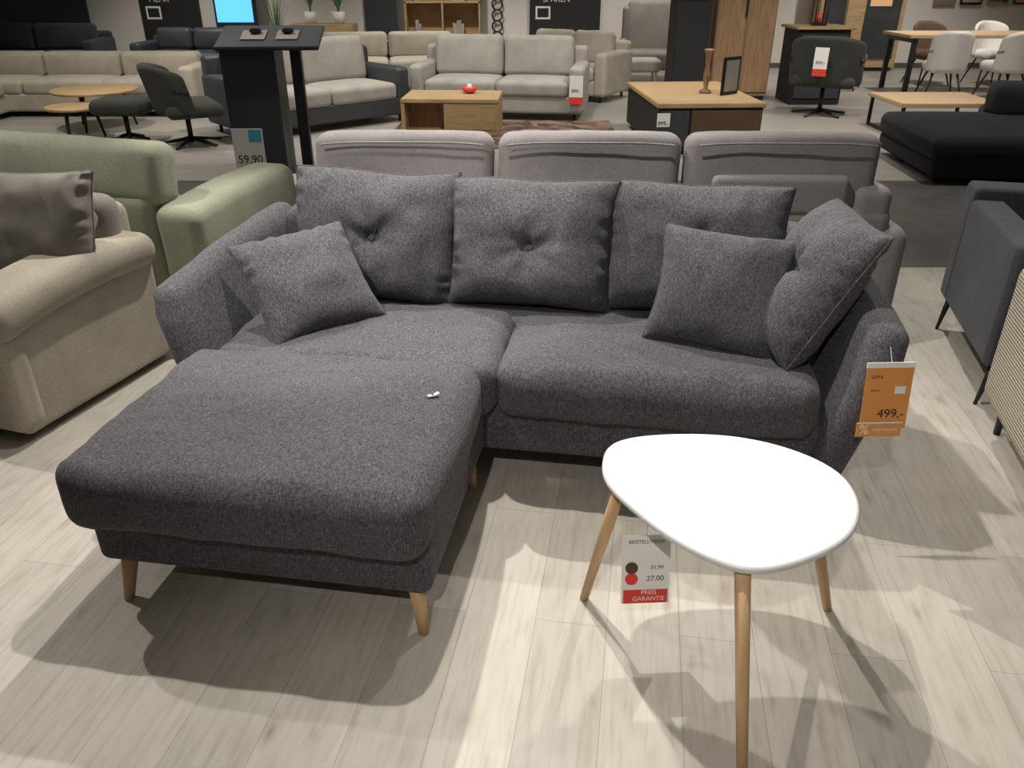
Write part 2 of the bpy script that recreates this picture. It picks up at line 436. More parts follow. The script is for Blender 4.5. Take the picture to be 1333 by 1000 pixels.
text('strip_text', 'AUSSTELLUNG', 0.011, Matrix.Translation((0.008, -0.087, 0.0045)), M_PAPER, tg)
box('white_square', (0.02, 0.02, 0.001), (0.05, 0.042, 0.0016), M_PAPER, tg, 0)
tube('hanger', [(0, 0.112, 0), (0.0, 0.15, -0.02)], 0.0012, M_CLEAR, tg)

# ---------------------------------------------------------------- white side table
tb = group('side_table')
out = [(.221, 1.648), (.255, 1.735), (.363, 1.776), (.544, 1.777), (.688, 1.719), (.782, 1.614), (.790, 1.489), (.735, 1.375), (.641, 1.300), (.516, 1.250), (.430, 1.268), (.338, 1.351), (.262, 1.470), (.222, 1.562)]
def catmull(P, k=8):
    R = []; n = len(P)
    for i in range(n):
        p0, p1, p2, p3 = [Vector((*P[(i + d) % n], 0)) for d in (-1, 0, 1, 2)]
        for s in range(k):
            t = s / k
            R.append(0.5 * ((2 * p1) + (p2 - p0) * t + (2 * p0 - 5 * p1 + 4 * p2 - p3) * t * t + (3 * p1 - p0 - 3 * p2 + p3) * t ** 3))
    return R
rim = catmull(out)
for _ in range(6):
    rim = [(rim[i - 1] + rim[i] * 2 + rim[(i + 1) % len(rim)]) / 4 for i in range(len(rim))]
cen = sum(rim, Vector()) / len(rim)
bm = bmesh.new(); rings = []
for ins, z in ((0.02, .458), (0.006, .461), (0.0, .468), (0.0, .474), (0.003, .478), (0.008, .480)):
    rings.append([bm.verts.new((p.x - (p - cen).normalized().x * ins, p.y - (p - cen).normalized().y * ins, z)) for p in rim])
for a, b in zip(rings, rings[1:]):
    for i in range(len(a)): bm.faces.new([a[i], a[(i + 1) % len(a)], b[(i + 1) % len(a)], b[i]])
bm.faces.new(rings[0]); bm.faces.new(rings[-1])
o = finish(bm, 'table_top', M_WHITE, tb, Matrix.Identity(4), False)
for p in o.data.polygons: p.use_smooth = len(p.vertices) == 4
for i, (a, b) in enumerate((((.262, 1.585, .459), (.199, 1.689, 0)), ((.70, 1.54, .459), (.86, 1.649, 0)), ((.476, 1.29, .459), (.496, 1.135, 0)))):
    leg('leg_%d' % (i + 1), a, b, 0.0175, 0.012, M_OAK, tb)
tt = group('table_price_tag'); tt.matrix_local = tag_matrix((0.335, 1.56, 0.215), 3, -14)
box('card', (-0.061, -0.092, -0.001), (0.061, 0.092, 0.001), M_PAPER, tt, 0)
box('red_band', (-0.056, -0.092, 0.001), (0.056, -0.055, 0.002), M_RED, tt, 0)
text('band_text', 'PREIS\nGARANTIE', 0.017, Matrix.Translation((0.008, -0.071, 0.003)), M_PAPER, tt)
text('title', 'BEISTELLTISCH', 0.0135, Matrix.Translation((0, 0.075, 0.002)), M_INK, tt)
text('price_old', '31,99', 0.015, Matrix.Translation((0.028, 0.005, 0.002)), M_INK, tt)
text('price', '27,00', 0.020, Matrix.Translation((0.024, -0.025, 0.002)), M_INK, tt)
for yy, c in ((0.005, M_BROWN), (-0.025, M_RED)):
    bb = bmesh.new(); bmesh.ops.create_cone(bb, cap_ends=True, segments=24, radius1=.016, radius2=.016, depth=.001)
    finish(bb, 'badge', c, tt, TR((-.036, yy, .0018)), False)
tube('string', [(0, .09, 0), (0, .240, .03)], .001, M_CLEAR, tt)

# ---------------------------------------------------------------- rear grey sofa (seen from behind)
R = group('recliner_sofa', (0.37, 3.30, 0), -1)
def headrest(p, h):
    u = p.x / h.x
    p.z += 0.012 * (1 - u ** 4) * (1 if p.z > 0 else 0)
    p.y += 0.02 * (1 - u * u) * (1 if p.y > 0 else -1) * .5
    return p + Vector((noise.noise(p * 5), noise.noise(p * 5 + Vector((4, 4, 4))), noise.noise(p * 5 + Vector((0, 9, 4))))) * .008
soft_box('body', (-1.24, 0.02, 0.08), (1.24, 0.30, 0.66), 0.06, M_GREY, R, (14, 4, 6))
for i, (a, b) in enumerate(((-1.20, -0.45), (-0.43, 0.335), (0.355, 1.16))):
    soft_box('headrest_%d' % (i + 1), (a, 0.07, 0.58), (b, 0.22, 0.935), 0.05, M_GREY, R, (12, 4, 6), headrest, rot=(-6, 0, 0))
    soft_box('seat_%d' % (i + 1), (a, 0.28, 0.22), (b, 0.95, 0.45), 0.06, M_GREY, R)
    tube('headrest_seam_%d' % (i + 1), [(a + .04 + (b - a - .08) * t / 12, .054 - .008 * (1 - (t / 6 - 1) ** 2), .905 + .012 * (1 - (t / 6 - 1) ** 4)) for t in range(13)], .004, M_GREY, R)
soft_box('headrest_bracket', (0.46, 0.02, 0.62), (1.03, 0.08, 0.79), 0.03, M_GREY, R)
soft_box('arm_left', (-1.40, 0.05, 0.06), (-1.19, 0.95, 0.60), 0.07, M_GREY, R)
soft_box('arm_right', (1.14, 0.0, 0.06), (1.33, 0.95, 0.58), 0.08, M_GREY, R)
soft_box('side_ear', (1.06, 0.03, 0.52), (1.23, 0.25, 0.74), 0.05, M_GREY, R)
for x in (-1.3, 1.25):
    for y in (.1, .88): leg('foot', (x, y, .08), (x, y, 0), .02, .02, M_BLACK, R)

# ---------------------------------------------------------------- left beige sofa
B = group('beige_sofa', (-1.75, 2.49, 0), -18)
soft_box('base', (-2.2, 0.02, 0.04), (-0.05, 0.80, 0.26), 0.03, M_BEIGE, B)
for i in range(2):
    soft_box('seat_cushion_%d' % (i + 1), (-2.0 + i * .89, -0.02, 0.24), (-1.12 + i * .89, 0.66, 0.44), 0.06, M_BEIGE, B, (10, 8, 4), crown(.025))
    soft_box('back_cushion_%d' % (i + 1), (-2.0 + i * .97, 0.60, 0.40), (-1.04 + i * .97, 0.75, 0.75), 0.07, M_TAUPE, B, (10, 4, 6), puff(.02, 1), rot=(-8, 0, 0))
soft_box('backrest', (-2.2, 0.68, 0.06), (-0.10, 0.82, 0.70), 0.05, M_BEIGE, B)
soft_box('arm_panel', (-0.235, 0.0, 0.03), (-0.002, 0.78, 0.50), 0.03, M_BEIGE, B, (4, 10, 6))
def bpad(p, h):
    ty = (p.y + h.y) / (2 * h.y)
    p.z += 0.015 * math.sin(ty * math.pi) - 0.05 * (1 - ty) ** 3 + .01 * ty
    return p
soft_box('arm_pad', (-0.25, -0.03, 0.43), (0.035, 0.80, 0.575), 0.068, M_BEIGE, B, (4, 12, 2), bpad, k=5)
soft_box('arm_front', (-0.245, -0.035, 0.05), (0.008, 0.10, 0.50), 0.045, M_BEIGE, B, (4, 4, 6))
soft_box('arm_far', (-2.4, 0.0, 0.045), (-2.17, 0.8, 0.60), 0.07, M_BEIGE, B)
BM = Matrix.Translation((-1.75, 2.49, 0)) @ Matrix.Rotation(rad(-18), 4, 'Z')
pillow('scatter_cushion', 0.48, 0.42, 0.18, M_TAUPE, BM @ AX((-0.24, 0.48, 0.665), (1, 0.16, 0.03), (-0.02, 0.35, 0.94)), None, pinch=.05, a=2.6, seed=21, wr=.018)

# ---------------------------------------------------------------- green sofa (facing away)
Gs = group('green_sofa', (-1.385, 3.37, 0), -18)
soft_box('back_body', (-2.3, 0.0, 0.06), (-0.20, 0.22, 0.68), 0.07, M_GREEN, Gs, (14, 4, 6))
for i, (a, b) in enumerate(((-2.28, -1.26), (-1.24, -0.16))):
    soft_box('headrest_%d' % (i + 1), (a, 0.03, 0.60), (b, 0.20, 0.885), 0.065, M_GREEN, Gs, (12, 3, 5), puff(.015, 1), rot=(-10, 0, 0))
    soft_box('seat_%d' % (i + 1), (a, 0.2, 0.2), (b, 0.9, 0.44), 0.06, M_GREEN, Gs)
def garm(p, h):
    ty = (p.y + h.y) / (2 * h.y); tz = (p.z + h.z) / (2 * h.z)
    p.z += tz * (0.02 * math.sin(ty * math.pi) + 0.05 * ty - .02)
    p.x += 0.02 * math.sin(tz * math.pi * .9)
    return p
soft_box('arm_right', (-0.22, 0.0, 0.03), (0.02, 0.82, 0.64), 0.06, M_GREEN, Gs, (4, 12, 8), garm, k=5)
soft_box('arm_left', (-2.5, 0.0, 0.05), (-2.28, 0.74, 0.63), 0.09, M_GREEN, Gs, (4, 8, 6))
for x in (-.12, -2.4):
    for y in (.08, .66): leg('foot', (x, y, .06), (x, y, 0), .02, .02, M_BLACK, Gs)

# ---------------------------------------------------------------- blue-grey sofa on the right
D = group('blue_grey_sofa', (1.83, 2.79, 0), -15)
soft_box('arm_left', (0.0, 0.0, 0.17), (0.13, 0.84, 0.66), 0.025, M_NAVY, D, (3, 8, 6))
soft_box('base', (0.10, 0.03, 0.17), (1.9, 0.84, 0.30), 0.02, M_NAVY, D)
soft_box('seat_cushion', (0.13, -0.02, 0.28), (1.85, 0.68, 0.44), 0.05, M_NAVY, D)
soft_box('backrest', (0.0, 0.68, 0.17), (1.9, 0.85, 0.71), 0.025, M_NAVY, D)
soft_box('arm_right', (1.86, 0.0, 0.17), (1.99, 0.84, 0.66), 0.03, M_NAVY, D)
for i, (x, y) in enumerate(((.03, .03), (.03, .81), (1.9, .03), (1.9, .81))):
    leg('leg_%d' % (i + 1), (x + .02, y, .18), (x - .01, y - .01, 0), .016, .007, M_BLACK, D)

C = group('corduroy_sofa', (1.755, 2.65, 0), -15)
soft_box('side_arm', (0.0, -0.92, 0.13), (0.22, -0.0, 0.66), 0.05, M_CORD, C, (3, 10, 6))
soft_box('backrest', (0.2, -0.2, 0.13), (1.8, -0.0, 0.74), 0.06, M_CORD, C)
soft_box('seat', (0.2, -0.95, 0.13), (1.8, -0.18, 0.44), 0.06, M_CORD, C)
soft_box('side_arm_far', (1.78, -0.92, 0.13), (2.0, -0.0, 0.66), 0.06, M_CORD, C)
for x in (.08, 1.9):
    for y in (-.86, -.06): leg('foot', (x, y, .14), (x, y, 0), .018, .012, M_BLACK, C)

# ---------------------------------------------------------------- generic showroom sofa
def gen_sofa(name, loc, yaw, w, d, mat, seat=.42, back=.84, arm=.6, aw=.17, n=2, legh=.08, side_mat=None, arms=(1, 1), cush=None):
    g = group(name, loc, yaw); sm = side_mat or mat; cush = cush or mat
    x0, x1 = -w / 2, w / 2
    soft_box('base', (x0 + .02, -d / 2 + .02, legh), (x1 - .02, d / 2, seat - .15), .03, sm, g)
    soft_box('backrest', (x0 + .02, d / 2 - .18, legh), (x1 - .02, d / 2, back - .12), .05, sm, g)
    a0 = x0 + (aw if arms[0] else 0); a1 = x1 - (aw if arms[1] else 0); cw = (a1 - a0) / n
    for i in range(n):
        soft_box('seat_cushion_%d' % (i + 1), (a0 + cw * i + .004, -d / 2, seat - .17), (a0 + cw * (i + 1) - .004, d / 2 - .2, seat), .05, cush, g, (8, 8, 3), crown(.02))
        soft_box('back_cushion_%d' % (i + 1), (a0 + cw * i + .006, d / 2 - .36, seat - .02), (a0 + cw * (i + 1) - .006, d / 2 - .16, back), .07, cush, g, (8, 3, 6), puff(.025, 1, .006, i), rot=(-8, 0, 0))
    if arms[0]: soft_box('arm_left', (x0, -d / 2, legh), (x0 + aw, d / 2, arm), .05, sm, g)
    if arms[1]: soft_box('arm_right', (x1 - aw, -d / 2, legh), (x1, d / 2, arm), .05, sm, g)
    k = 0
    for x in (x0 + .1, x1 - .1):
        for y in (-d / 2 + .1, d / 2 - .1):
            k += 1; leg('leg_%d' % k, (x, y, legh + .01), (x, y, 0), .02, .016, M_BLACK, g)
    return g

def hang_tag(g, c, yaw, col=M_RED, w=.15, h=.3):
    m = tag_matrix(c, yaw)
    o = box('price_card', (-w / 2, -h / 2, 0), (w / 2, h / 2, .002), M_PAPER, g, 0); o.matrix_local = m @ TR((0, 0, .001))
    o = box('price_band', (-w / 2, -h / 2, .002), (w / 2, -h / 2 + h * .25, .003), col, g, 0); o.matrix_local = m @ TR((0, -h * .375, .003))
    text('price_figure', '899,-', .05, m @ TR((0, -.01, .004)), M_INK, g)

g = gen_sofa('silver_sofa', (-0.12, 10.0, 0), -9, 2.0, .95, M_SILVER, back=.86, arm=.58)
hang_tag(g, (.92, -.50, .35), 0)
gen_sofa('cream_loveseat', (0.75, 11.5, 0), -30, 1.5, .9, M_CREAM, back=.82, arm=.6)
gen_sofa('cream_sofa', (-1.75, 12.2, 0), 8, 2.2, .95, M_CREAM, back=.75, arm=.6)
gen_sofa('grey_sofa', (-2.2, 9.2, 0), 42, 2.0, .95, M_SILVER, back=.88, arm=.58, side_mat=M_KIOSK)
gen_sofa('navy_sofa', (-7.35, 13.2, 0), 5, 2.2, 1.0, M_DNAVY, back=.8, arm=.6)
gen_sofa('dark_grey_sofa', (-4.95, 13.3, 0), -5, 1.5, .9, M_KIOSK, back=.74, arm=.56)
g = group('beige_corner_sofa', (-5.2, 10.2, 0), 0)
soft_box('base_back', (-1.6, -.45, .06), (1.4, .5, .26), .03, M_CREAM, g)
soft_box('base_side', (-1.6, -2.6, .06), (-.65, -.4, .26), .03, M_CREAM, g)
for i in range(3):
    soft_box('back_cushion_%d' % (i + 1), (-1.4 + .94 * i, .12, .36), (-.47 + .94 * i, .36, .66), .06, M_BEIGE, g, (8, 3, 5), puff(.02, 1))
    soft_box('seat_cushion_%d' % (i + 1), (-1.4 + .94 * i, -.46, .24), (-.47 + .94 * i, .16, .40), .05, M_CREAM, g, (8, 6, 3), crown(.02))
for i in range(2):
    soft_box('side_seat_%d' % (i + 1), (-1.3, -2.58 + 1.05 * i, .24), (-.62, -1.54 + 1.05 * i, .40), .05, M_CREAM, g, (8, 6, 3), crown(.02))
    soft_box('side_back_%d' % (i + 1), (-1.55, -2.55 + 1.2 * i, .36), (-1.3, -1.36 + 1.2 * i, .66), .06, M_BEIGE, g)
soft_box('back_rail', (-1.6, .34, .1), (1.4, .5, .6), .05, M_CREAM, g)
soft_box('side_rail', (-1.7, -2.6, .1), (-1.54, .5, .6), .05, M_CREAM, g)
soft_box('end_arm', (1.36, -.45, .1), (1.55, .5, .55), .05, M_CREAM, g)
soft_box('front_arm', (-1.7, -2.8, .1), (-.6, -2.6, .58), .05, M_TAUPE, g)
for x in (-1.5, 1.3):
    leg('foot', (x, .3, .07), (x, .3, 0), .02, .02, M_BLACK, g)
for x in (-1.5, -.8):
    leg('foot', (x, -2.5, .07), (x, -2.5, 0), .02, .02, M_BLACK, g)
def round_table(loc, r, h):
    g = group('round_coffee_table', loc)
    lathe('top', [(r - .01, h - .03), (r, h - .025), (r, h - .005), (r - .01, h)], M_OAKP, g, seg=40)
    for i in range(3):
        a = 2 * math.pi * i / 3 + .5
        leg('leg_%d' % (i + 1), (r * .62 * math.cos(a), r * .62 * math.sin(a), h - .03), (r * .8 * math.cos(a), r * .8 * math.sin(a), 0), .018, .012, M_BLACK, g)
round_table((-4.5, 9.1, 0), .44, .40); round_table((-4.42, 8.45, 0), .28, .32)

def star_base(g, r=.3, h=.2, mat=M_BLACK):
    for i in range(5):
        a = 2 * math.pi * i / 5
        leg('spoke_%d' % (i + 1), (0, 0, .06), (r * math.cos(a), r * math.sin(a), .012), .018, .012, mat, g)
    leg('column', (0, 0, .02), (0, 0, h), .025, .025, mat, g)
def shell_chair(name, loc, yaw, mat, w=.7, backh=.85, seat=.42, base='star'):
    g = group(name, loc, yaw)
    def curve(p, h):
        u = p.x / h.x
        p.y -= 0.22 * u * u * (w / .7)
        p.z -= 0.08 * abs(u) ** 3 * (p.z > 0)
        p.y += 0.10 * (p.z + h.z) / (2 * h.z)
        return p
    soft_box('shell_back', (-w / 2, .18, seat - .1), (w / 2, .28, backh), .045, mat, g, (12, 2, 8), curve)
    soft_box('seat_pad', (-w / 2 + .05, -.30, seat - .12), (w / 2 - .05, .22, seat), .055, mat, g, (8, 8, 3), crown(.015))
    if base == 'star': star_base(g, .32, seat - .1)
    else:
        k = 0
        for x in (-1, 1):
            for y in (-1, 1):
                k += 1; leg('leg_%d' % k, (x * .14, y * .12, seat - .1), (x * .24, y * .24, 0), .014, .01, M_BLACK, g)
    return g
shell_chair('lounge_chair', (-3.18, 8.15, 0), 120, M_OLIVE, .80, .76, .40)
g = group('ottoman', (-3.88, 8.35, 0)); soft_box('pad', (-.26, -.22, .26), (.26, .22, .40), .06, M_OLIVE, g, (8, 8, 3), crown(.02)); star_base(g, .20, .27)
g = shell_chair('swivel_armchair', (3.66, 9.95, 0), 150, M_OLIVE, .82, .88, .44)
hang_tag(g, (.0, .42, .62), 180)

# ---------------------------------------------------------------- kiosk
K = group('display_kiosk', (-1.83, 6.55, 0), 4)
box('cabinet', (-.36, -.12, 0), (.04, .25, 1.06), M_KIOSK, K, .01)
box('post', (.14, -.03, 0), (.22, .05, 1.06), M_BLACK, K, .005)
box('foot_plate', (.04, -.15, 0), (.32, .2, .02), M_BLACK, K, .004)
box('slanted_panel', (-.37, -.22, 1.07), (.39, .22, 1.10), M_KIOSK, K, .006, rot=(16, 0, 0))
box('leaflet_1', (-.2, -.1, 1.102), (-.02, .08, 1.108), M_TAUPE, K, 0, rot=(16, 0, 0))
box('leaflet_2', (.06, -.1, 1.102), (.22, .08, 1.108), M_TAUPE, K, 0, rot=(16, 0, 0))
box('sample_1', (-.14, -.02, 1.115), (-.06, .05, 1.15), M_INK, K, .01)
box('sample_2', (.1, -.02, 1.115), (.18, .05, 1.15), M_INK, K, .01)
P_ = group('price_sign'); P_.matrix_local = tag_matrix((-2.0, 6.22, .31), 3)
box('card', (-.115, -.16, 0), (.115, .17, .003), M_PAPER, P_, 0)
text('price', '59,90', .085, TR((0, -.06, .005)), M_INK, P_)
box('cyan_patch', (.01, .07, .003), (.105, .16, .004), M_CYAN, P_, 0)
box('stand', (-.02, -.31, -.02), (.02, .1, -.005), M_BLACK, P_, 0)
g = group('white_plinth_table', (-1.42, 5.3, 0), 0)
soft_box('top', (-.15, -.15, .29), (.15, .15, .32), .014, M_WHITE, g); box('stem', (-.04, -.04, 0), (.04, .04, .29), M_WHITE, g)
lathe('foot', [(.14, 0), (.14, .01), (.05, .02)], M_WHITE, g)

# ---------------------------------------------------------------- wooden coffee table w/ drawer
g = group('wooden_coffee_table', (-.62, 8.85, 0.0125), -3)
box('top', (-.5, -.35, .32), (.5, .35, .36), M_OAKP, g, .006)
box('block', (-.06, -.34, .03), (.5, .34, .32), M_OAKP, g, .006)
box('drawer_front', (-.03, -.35, .06), (.47, -.335, .29), M_OAKP, g, .004)
box('side_panel', (-.5, -.34, .0), (-.46, .34, .32), M_OAKP, g, .006)
box('niche_back', (-.46, -.10, .03), (-.06, -.08, .32), M_OAKD, g, 0)
box('bottom', (-.5, -.34, 0), (.5, .34, .04), M_OAKP, g, .006)
g = group('candle_bowl', (-.45, 8.95, .375)); lathe('bowl', [(.03, 0), (.07, .02), (.08, .06), (.07, .06), (.05, .02)], M_RED, g, seg=20)
lathe('candle', [(.025, .01), (.025, .09), (.0, .09)], M_WHITE, g, seg=16)
slab('patchwork_rug', (-1.25, 7.9, 0), (1.1, 9.45, .012), M_RUG)

g = group('oak_black_lowboard', (1.78, 8.4, 0), 3)
box('top', (-.5, -.8, .42), (.5, .8, .46), M_OAKP, g, .006)
box('body', (-.48, -.78, .05), (.48, .78, .42), M_BLACKB, g, .006)
box('drawer_1', (-.47, -.795, .08), (-.2, -.78, .40), M_KIOSK, g, .004)
box('drawer_2', (-.18, -.795, .08), (.47, -.78, .40), M_BROWN, g, .004)
box('plinth', (-.44, -.72, 0), (.44, .72, .05), M_BLACK, g, 0)
hang_tag(g, (-.44, -.80, .30), 0, M_KIOSK, .12, .16)
g = group('wooden_candle_holder', (1.9, 8.3, .462)); lathe('turned_stem', [(.06, 0), (.06, .02), (.02, .04), (.035, .15), (.02, .25), (.03, .36), (.045, .38), (.045, .4)], M_OAKD, g, seg=20)
g = group('black_picture_frame', (2.1, 8.2, .462), 40); box('frame', (-.13, -.02, 0), (.13, .0, .34), M_BLACK, g); box('picture', (-.1, -.024, .03), (.1, -.02, .31), M_TAUPE, g, 0)

# ---------------------------------------------------------------- column / doors / cabinets
g = group('black_display_column', (2.28, 11.2, 0)); box('column', (-.22, -.22, 0), (.22, .3, 3.38), M_BLACKB, g, .01); box('front_sign', (-.15, -.235, 1.2), (.15, -.222, 1.8), M_KIOSK, g, 0); box('plinth', (-.25, -.25, 0), (.25, .33, .08), M_BLACK, g, .01)
g = group('rustic_oak_wardrobe', (2.95, 11.3, 0)); box('carcass', (-.36, -.2, .05), (.4, .3, 2.2), M_OAKD, g, .01); box('door_leaf_1', (-.35, -.22, .1), (.015, -.2, 2.15), M_OAKD, g, .006); box('door_leaf_2', (.025, -.22, .1), (.39, -.2, 2.15), M_OAKD, g, .006); box('plinth', (-.33, -.18, 0), (.37, .28, .06), M_BLACK, g, 0); leg('handle', (.0, -.24, 1.0), (.0, -.24, 1.3), .01, .01, M_BLACK, g)
g = group('black_counter', (3.85, 11.0, 0)); box('body', (-.32, -.3, 0), (.32, .3, .88), M_BLACKB, g, .01); box('top', (-.36, -.34, .88), (.36, .34, .91), M_OAKP, g, .006); box('front_panel', (-.28, -.315, .08), (.28, -.302, .82), M_KIOSK, g, .004)
g = group('lantern', (3.85, 11.0, .912)); box('base', (-.08, -.08, 0), (.08, .08, .03), M_BLACK, g)
for x in (-.07, .07):
    for y in (-.07, .07): leg('bar', (x, y, .02), (x, y, .32), .008, .008, M_BLACK, g)
box('roof', (-.09, -.09, .31), (.09, .09, .34), M_BLACK, g, .01); lathe('candle', [(.03, .03), (.03, .14)], M_RED, g, seg=16)

g = group('wing_chair', (2.05, 13.0, 0), -8)
soft_box('seat', (-.33, -.35, .2), (.33, .3, .46), .06, M_TAUPE, g); soft_box('back', (-.34, .22, .3), (.34, .36, 1.12), .06, M_TAUPE, g, rot=(-8, 0, 0))
for s in (-1, 1):
    soft_box('wing', (s * .36 - .05, -.05, .5), (s * .36 + .05, .32, 1.05), .045, M_TAUPE, g); soft_box('armrest', (s * .38 - .06, -.34, .2), (s * .38 + .06, .3, .62), .05, M_TAUPE, g)
    for y in (-.28, .25): leg('leg', (s * .3, y, .22), (s * .34, y * 1.1, 0), .02, .012, M_OAK, g)
g = group('footstool', (1.85, 12.2, 0)); soft_box('pad', (-.25, -.2, .24), (.25, .2, .42), .06, M_SILVER, g)
for x in (-.18, .18):
    for y in (-.14, .14): leg('leg', (x, y, .26), (x * 1.1, y * 1.1, 0), .016, .01, M_OAK, g)

def board(name, x0, x1, z0, z1, label, mat=M_BLACKB, y=14.97):
    g = group(name, ((x0 + x1) / 2, y, 0)); w = (x1 - x0) / 2
    box('panel', (-w, -.04, z0), (w, 0, z1), mat, g, .004)
    if label:
        text('lettering', label, .13, Matrix.Translation((-.15, -.045, 1.15)) @ Matrix.Rotation(rad(90), 4, 'X'), M_PAPER, g)
        box('icon_frame', (-w + .1, -.046, .78), (-w + .35, -.041, .98), M_PAPER, g, 0)
        box('icon_inner', (-w + .13, -.05, .81), (-w + .32, -.045, .95), mat, g, 0)
    return g
board('black_info_board', .3, 1.5, .35, 2.4, 'PLATZ\nSPAREN'); board('black_info_board', -6.3, -5.3, .45, 2.4, 'ENTDECKE\nMEHR')
board('dark_wall_panel', -2.5, -1.95, .1, 2.6, None, M_KIOSK); board('dark_wall_panel', -9.0, -7.2, .1, 2.6, None, M_KIOSK)
g = group('blue_lit_display', (-4.6, 14.6, 0)); box('housing', (-.34, 0, .0), (.34, .12, 1.9), M_BLACKB, g, .01); box('screen', (-.30, -.012, .75), (.30, 0, 1.8), M_SCREEN, g, 0)
def shelf(name, loc, w, h, d, mat, rows=4, books=True):
    g = group(name, loc)
    box('side_left', (-w / 2, 0, 0), (-w / 2 + .03, d, h), mat, g); box('side_right', (w / 2 - .03, 0, 0), (w / 2, d, h), mat, g)
    box('divider', (-.015, .01, 0), (.015, d, h), mat, g); box('back', (-w / 2, d - .02, 0), (w / 2, d, h), mat, g, 0)
    for i in range(rows + 1):
        z = .04 + (h - .07) * i / rows
        box('shelf_%d' % (i + 1), (-w / 2, 0, z - .015), (w / 2, d, z + .015), mat, g)
    bm = bmesh.new()
    for i in range(rows):
        z = .055 + (h - .07) * i / rows
        for s in (-1, 1):
            x = s * w / 4 - .15
            for b in range(random.randint(2, 5)):
                bw = random.uniform(.02, .05); bh = random.uniform(.15, .26)
                mm = Matrix.Translation((x + bw / 2, d * .5, z + bh / 2)) @ Matrix.Diagonal((bw, .15, bh, 1))
                bmesh.ops.create_cube(bm, size=1, matrix=mm); x += bw + .004
    finish(bm, 'books', M_CREAM, g, Matrix.Identity(4), False)
shelf('oak_bookcase', (-1.15, 14.5, 0), 1.25, 2.1, .4, M_OAKP)
g = group('oak_sideboard', (-3.0, 14.0, 0)); box('body', (-.55, 0, .1), (.45, .45, .75), M_OAKP, g, .006)
for i in range(2): box('door_leaf_%d' % (i + 1), (-.53 + .5 * i, -.015, .13), (-.06 + .49 * i, 0, .72), M_OAKP, g, .004)
for x in (-.45, .35): box('foot', (x - .03, .05, 0), (x + .03, .4, .1), M_BLACK, g, 0)
g = group('glass_display_cabinet', (5.75, 14.4, 0)); box('carcass', (-.7, .05, .06), (.7, .5, 2.1), M_OAKP, g, .006); box('glass_door_1', (-.62, .03, .2), (-.28, .05, 2.0), M_GLASS, g, 0); box('glass_door_2', (.05, .03, .2), (.62, .05, 2.0), M_GLASS, g, 0); box('centre_panel', (-.26, .02, .1), (.03, .05, 2.05), M_OAKP, g, .004); box('lit_shelf', (.1, .02, 1.0), (.45, .03, 1.3), M_WARM, g, 0); box('plinth', (-.65, .08, 0), (.65, .48, .06), M_BLACK, g, 0)
for i, x in enumerate((7.3, 7.75, 8.2, 8.65, 9.1)):
    g = group('framed_art', (x, 14.97, 0)); box('frame', (-.18, -.04, 1.0), (.18, 0, 1.75), (M_OAKD, M_BLACK, M_OAKP, M_BROWN, M_OAKD)[i], g, .004); box('print', (-.15, -.045, 1.04), (.15, -.04, 1.71), (M_TAUPE, M_CREAM, M_RUG, M_ORANGE, M_SILVER)[i], g, 0)
g = group('metal_wall_ornament', (-.25, 14.93, 0))
for i in range(8):
    bb = bmesh.new(); bmesh.ops.create_circle(bb, segments=16, radius=.085); pts = [v.co.copy() for v in bb.verts]; bb.free()
    tube('ring_%d' % i, [(p.x, 0, p.y + .5 + .17 * i) for p in pts], .014, M_BLACK, g, cyclic=True)

def grass(loc, h, n=36):
    g = group('potted_grass', loc)
    lathe('pot', [(.08, 0), (.11, .18), (.10, .18), (.09, .15)], M_WPLAST, g, seg=20)
    bm = bmesh.new()
    for i in range(n):
        a = random.uniform(0, 6.28); s = random.uniform(.1, .32); hh = h * random.uniform(.7, 1)
        prev = None
        for k in range(5):
            t = k / 4; x = math.cos(a) * s * t * t; y = math.sin(a) * s * t * t; z = .15 + hh * t; w = .012 * (1 - t) + .001
            q = [bm.verts.new((x - w * math.sin(a), y + w * math.cos(a), z)), bm.verts.new((x + w * math.sin(a), y - w * math.cos(a), z))]
            if prev: bm.faces.new([prev[0], prev[1], q[1], q[0]])
            prev = q
    finish(bm, 'blades', M_PLANT, g, Matrix.Identity(4))
grass((-3.25, 14.2, .752), .55); grass((-2.8, 14.2, .752), .45); grass((-3.75, 13.9, 0), 1.2)

# ---------------------------------------------------------------- right background
def din_chair(name, loc, yaw, mat): return shell_chair(name, loc, yaw, mat, .5, .86, .47, 'legs')
din_chair('dining_chair', (5.6, 11.1, 0), 170, M_WPLAST); din_chair('dining_chair', (6.42, 11.1, 0), 185, M_WPLAST)
din_chair('dining_chair', (6.2, 12.75, 0), 5, M_BROWN); din_chair('dining_chair', (7.1, 12.75, 0), 0, M_WPLAST); din_chair('dining_chair', (4.75, 12.3, 0), 60, M_BROWN)
g = group('dining_table', (6.6, 12.0, 0), 0)
box('top', (-1.3, -.45, .72), (1.3, .45, .76), M_OAKL, g, .006)
for x in (-1.2, 1.2):
    for y in (-.38, .38): box('leg', (x - .03, y - .03, 0), (x + .03, y + .03, .72), M_BLACK, g, .003)
    box('rail', (x - .03, -.35, .66), (x + .03, .35, .71), M_BLACK, g, 0)
g = group('oak_coffee_table', (4.45, 8.85, 0), 0)
box('top', (-.52, -.42, .30), (.52, .45, .34), M_OAKL, g, .006)
for x in (-.48, .48):
    for y in (-.38, .4): box('leg', (x - .015, y - .015, 0), (x + .015, y + .015, .30), M_BLACK, g, 0)
    box('runner', (x - .015, -.38, 0), (x + .015, .4, .03), M_BLACK, g, 0)
g = group('anthracite_corner_sofa', (3.36, 6.45, 0), -4)
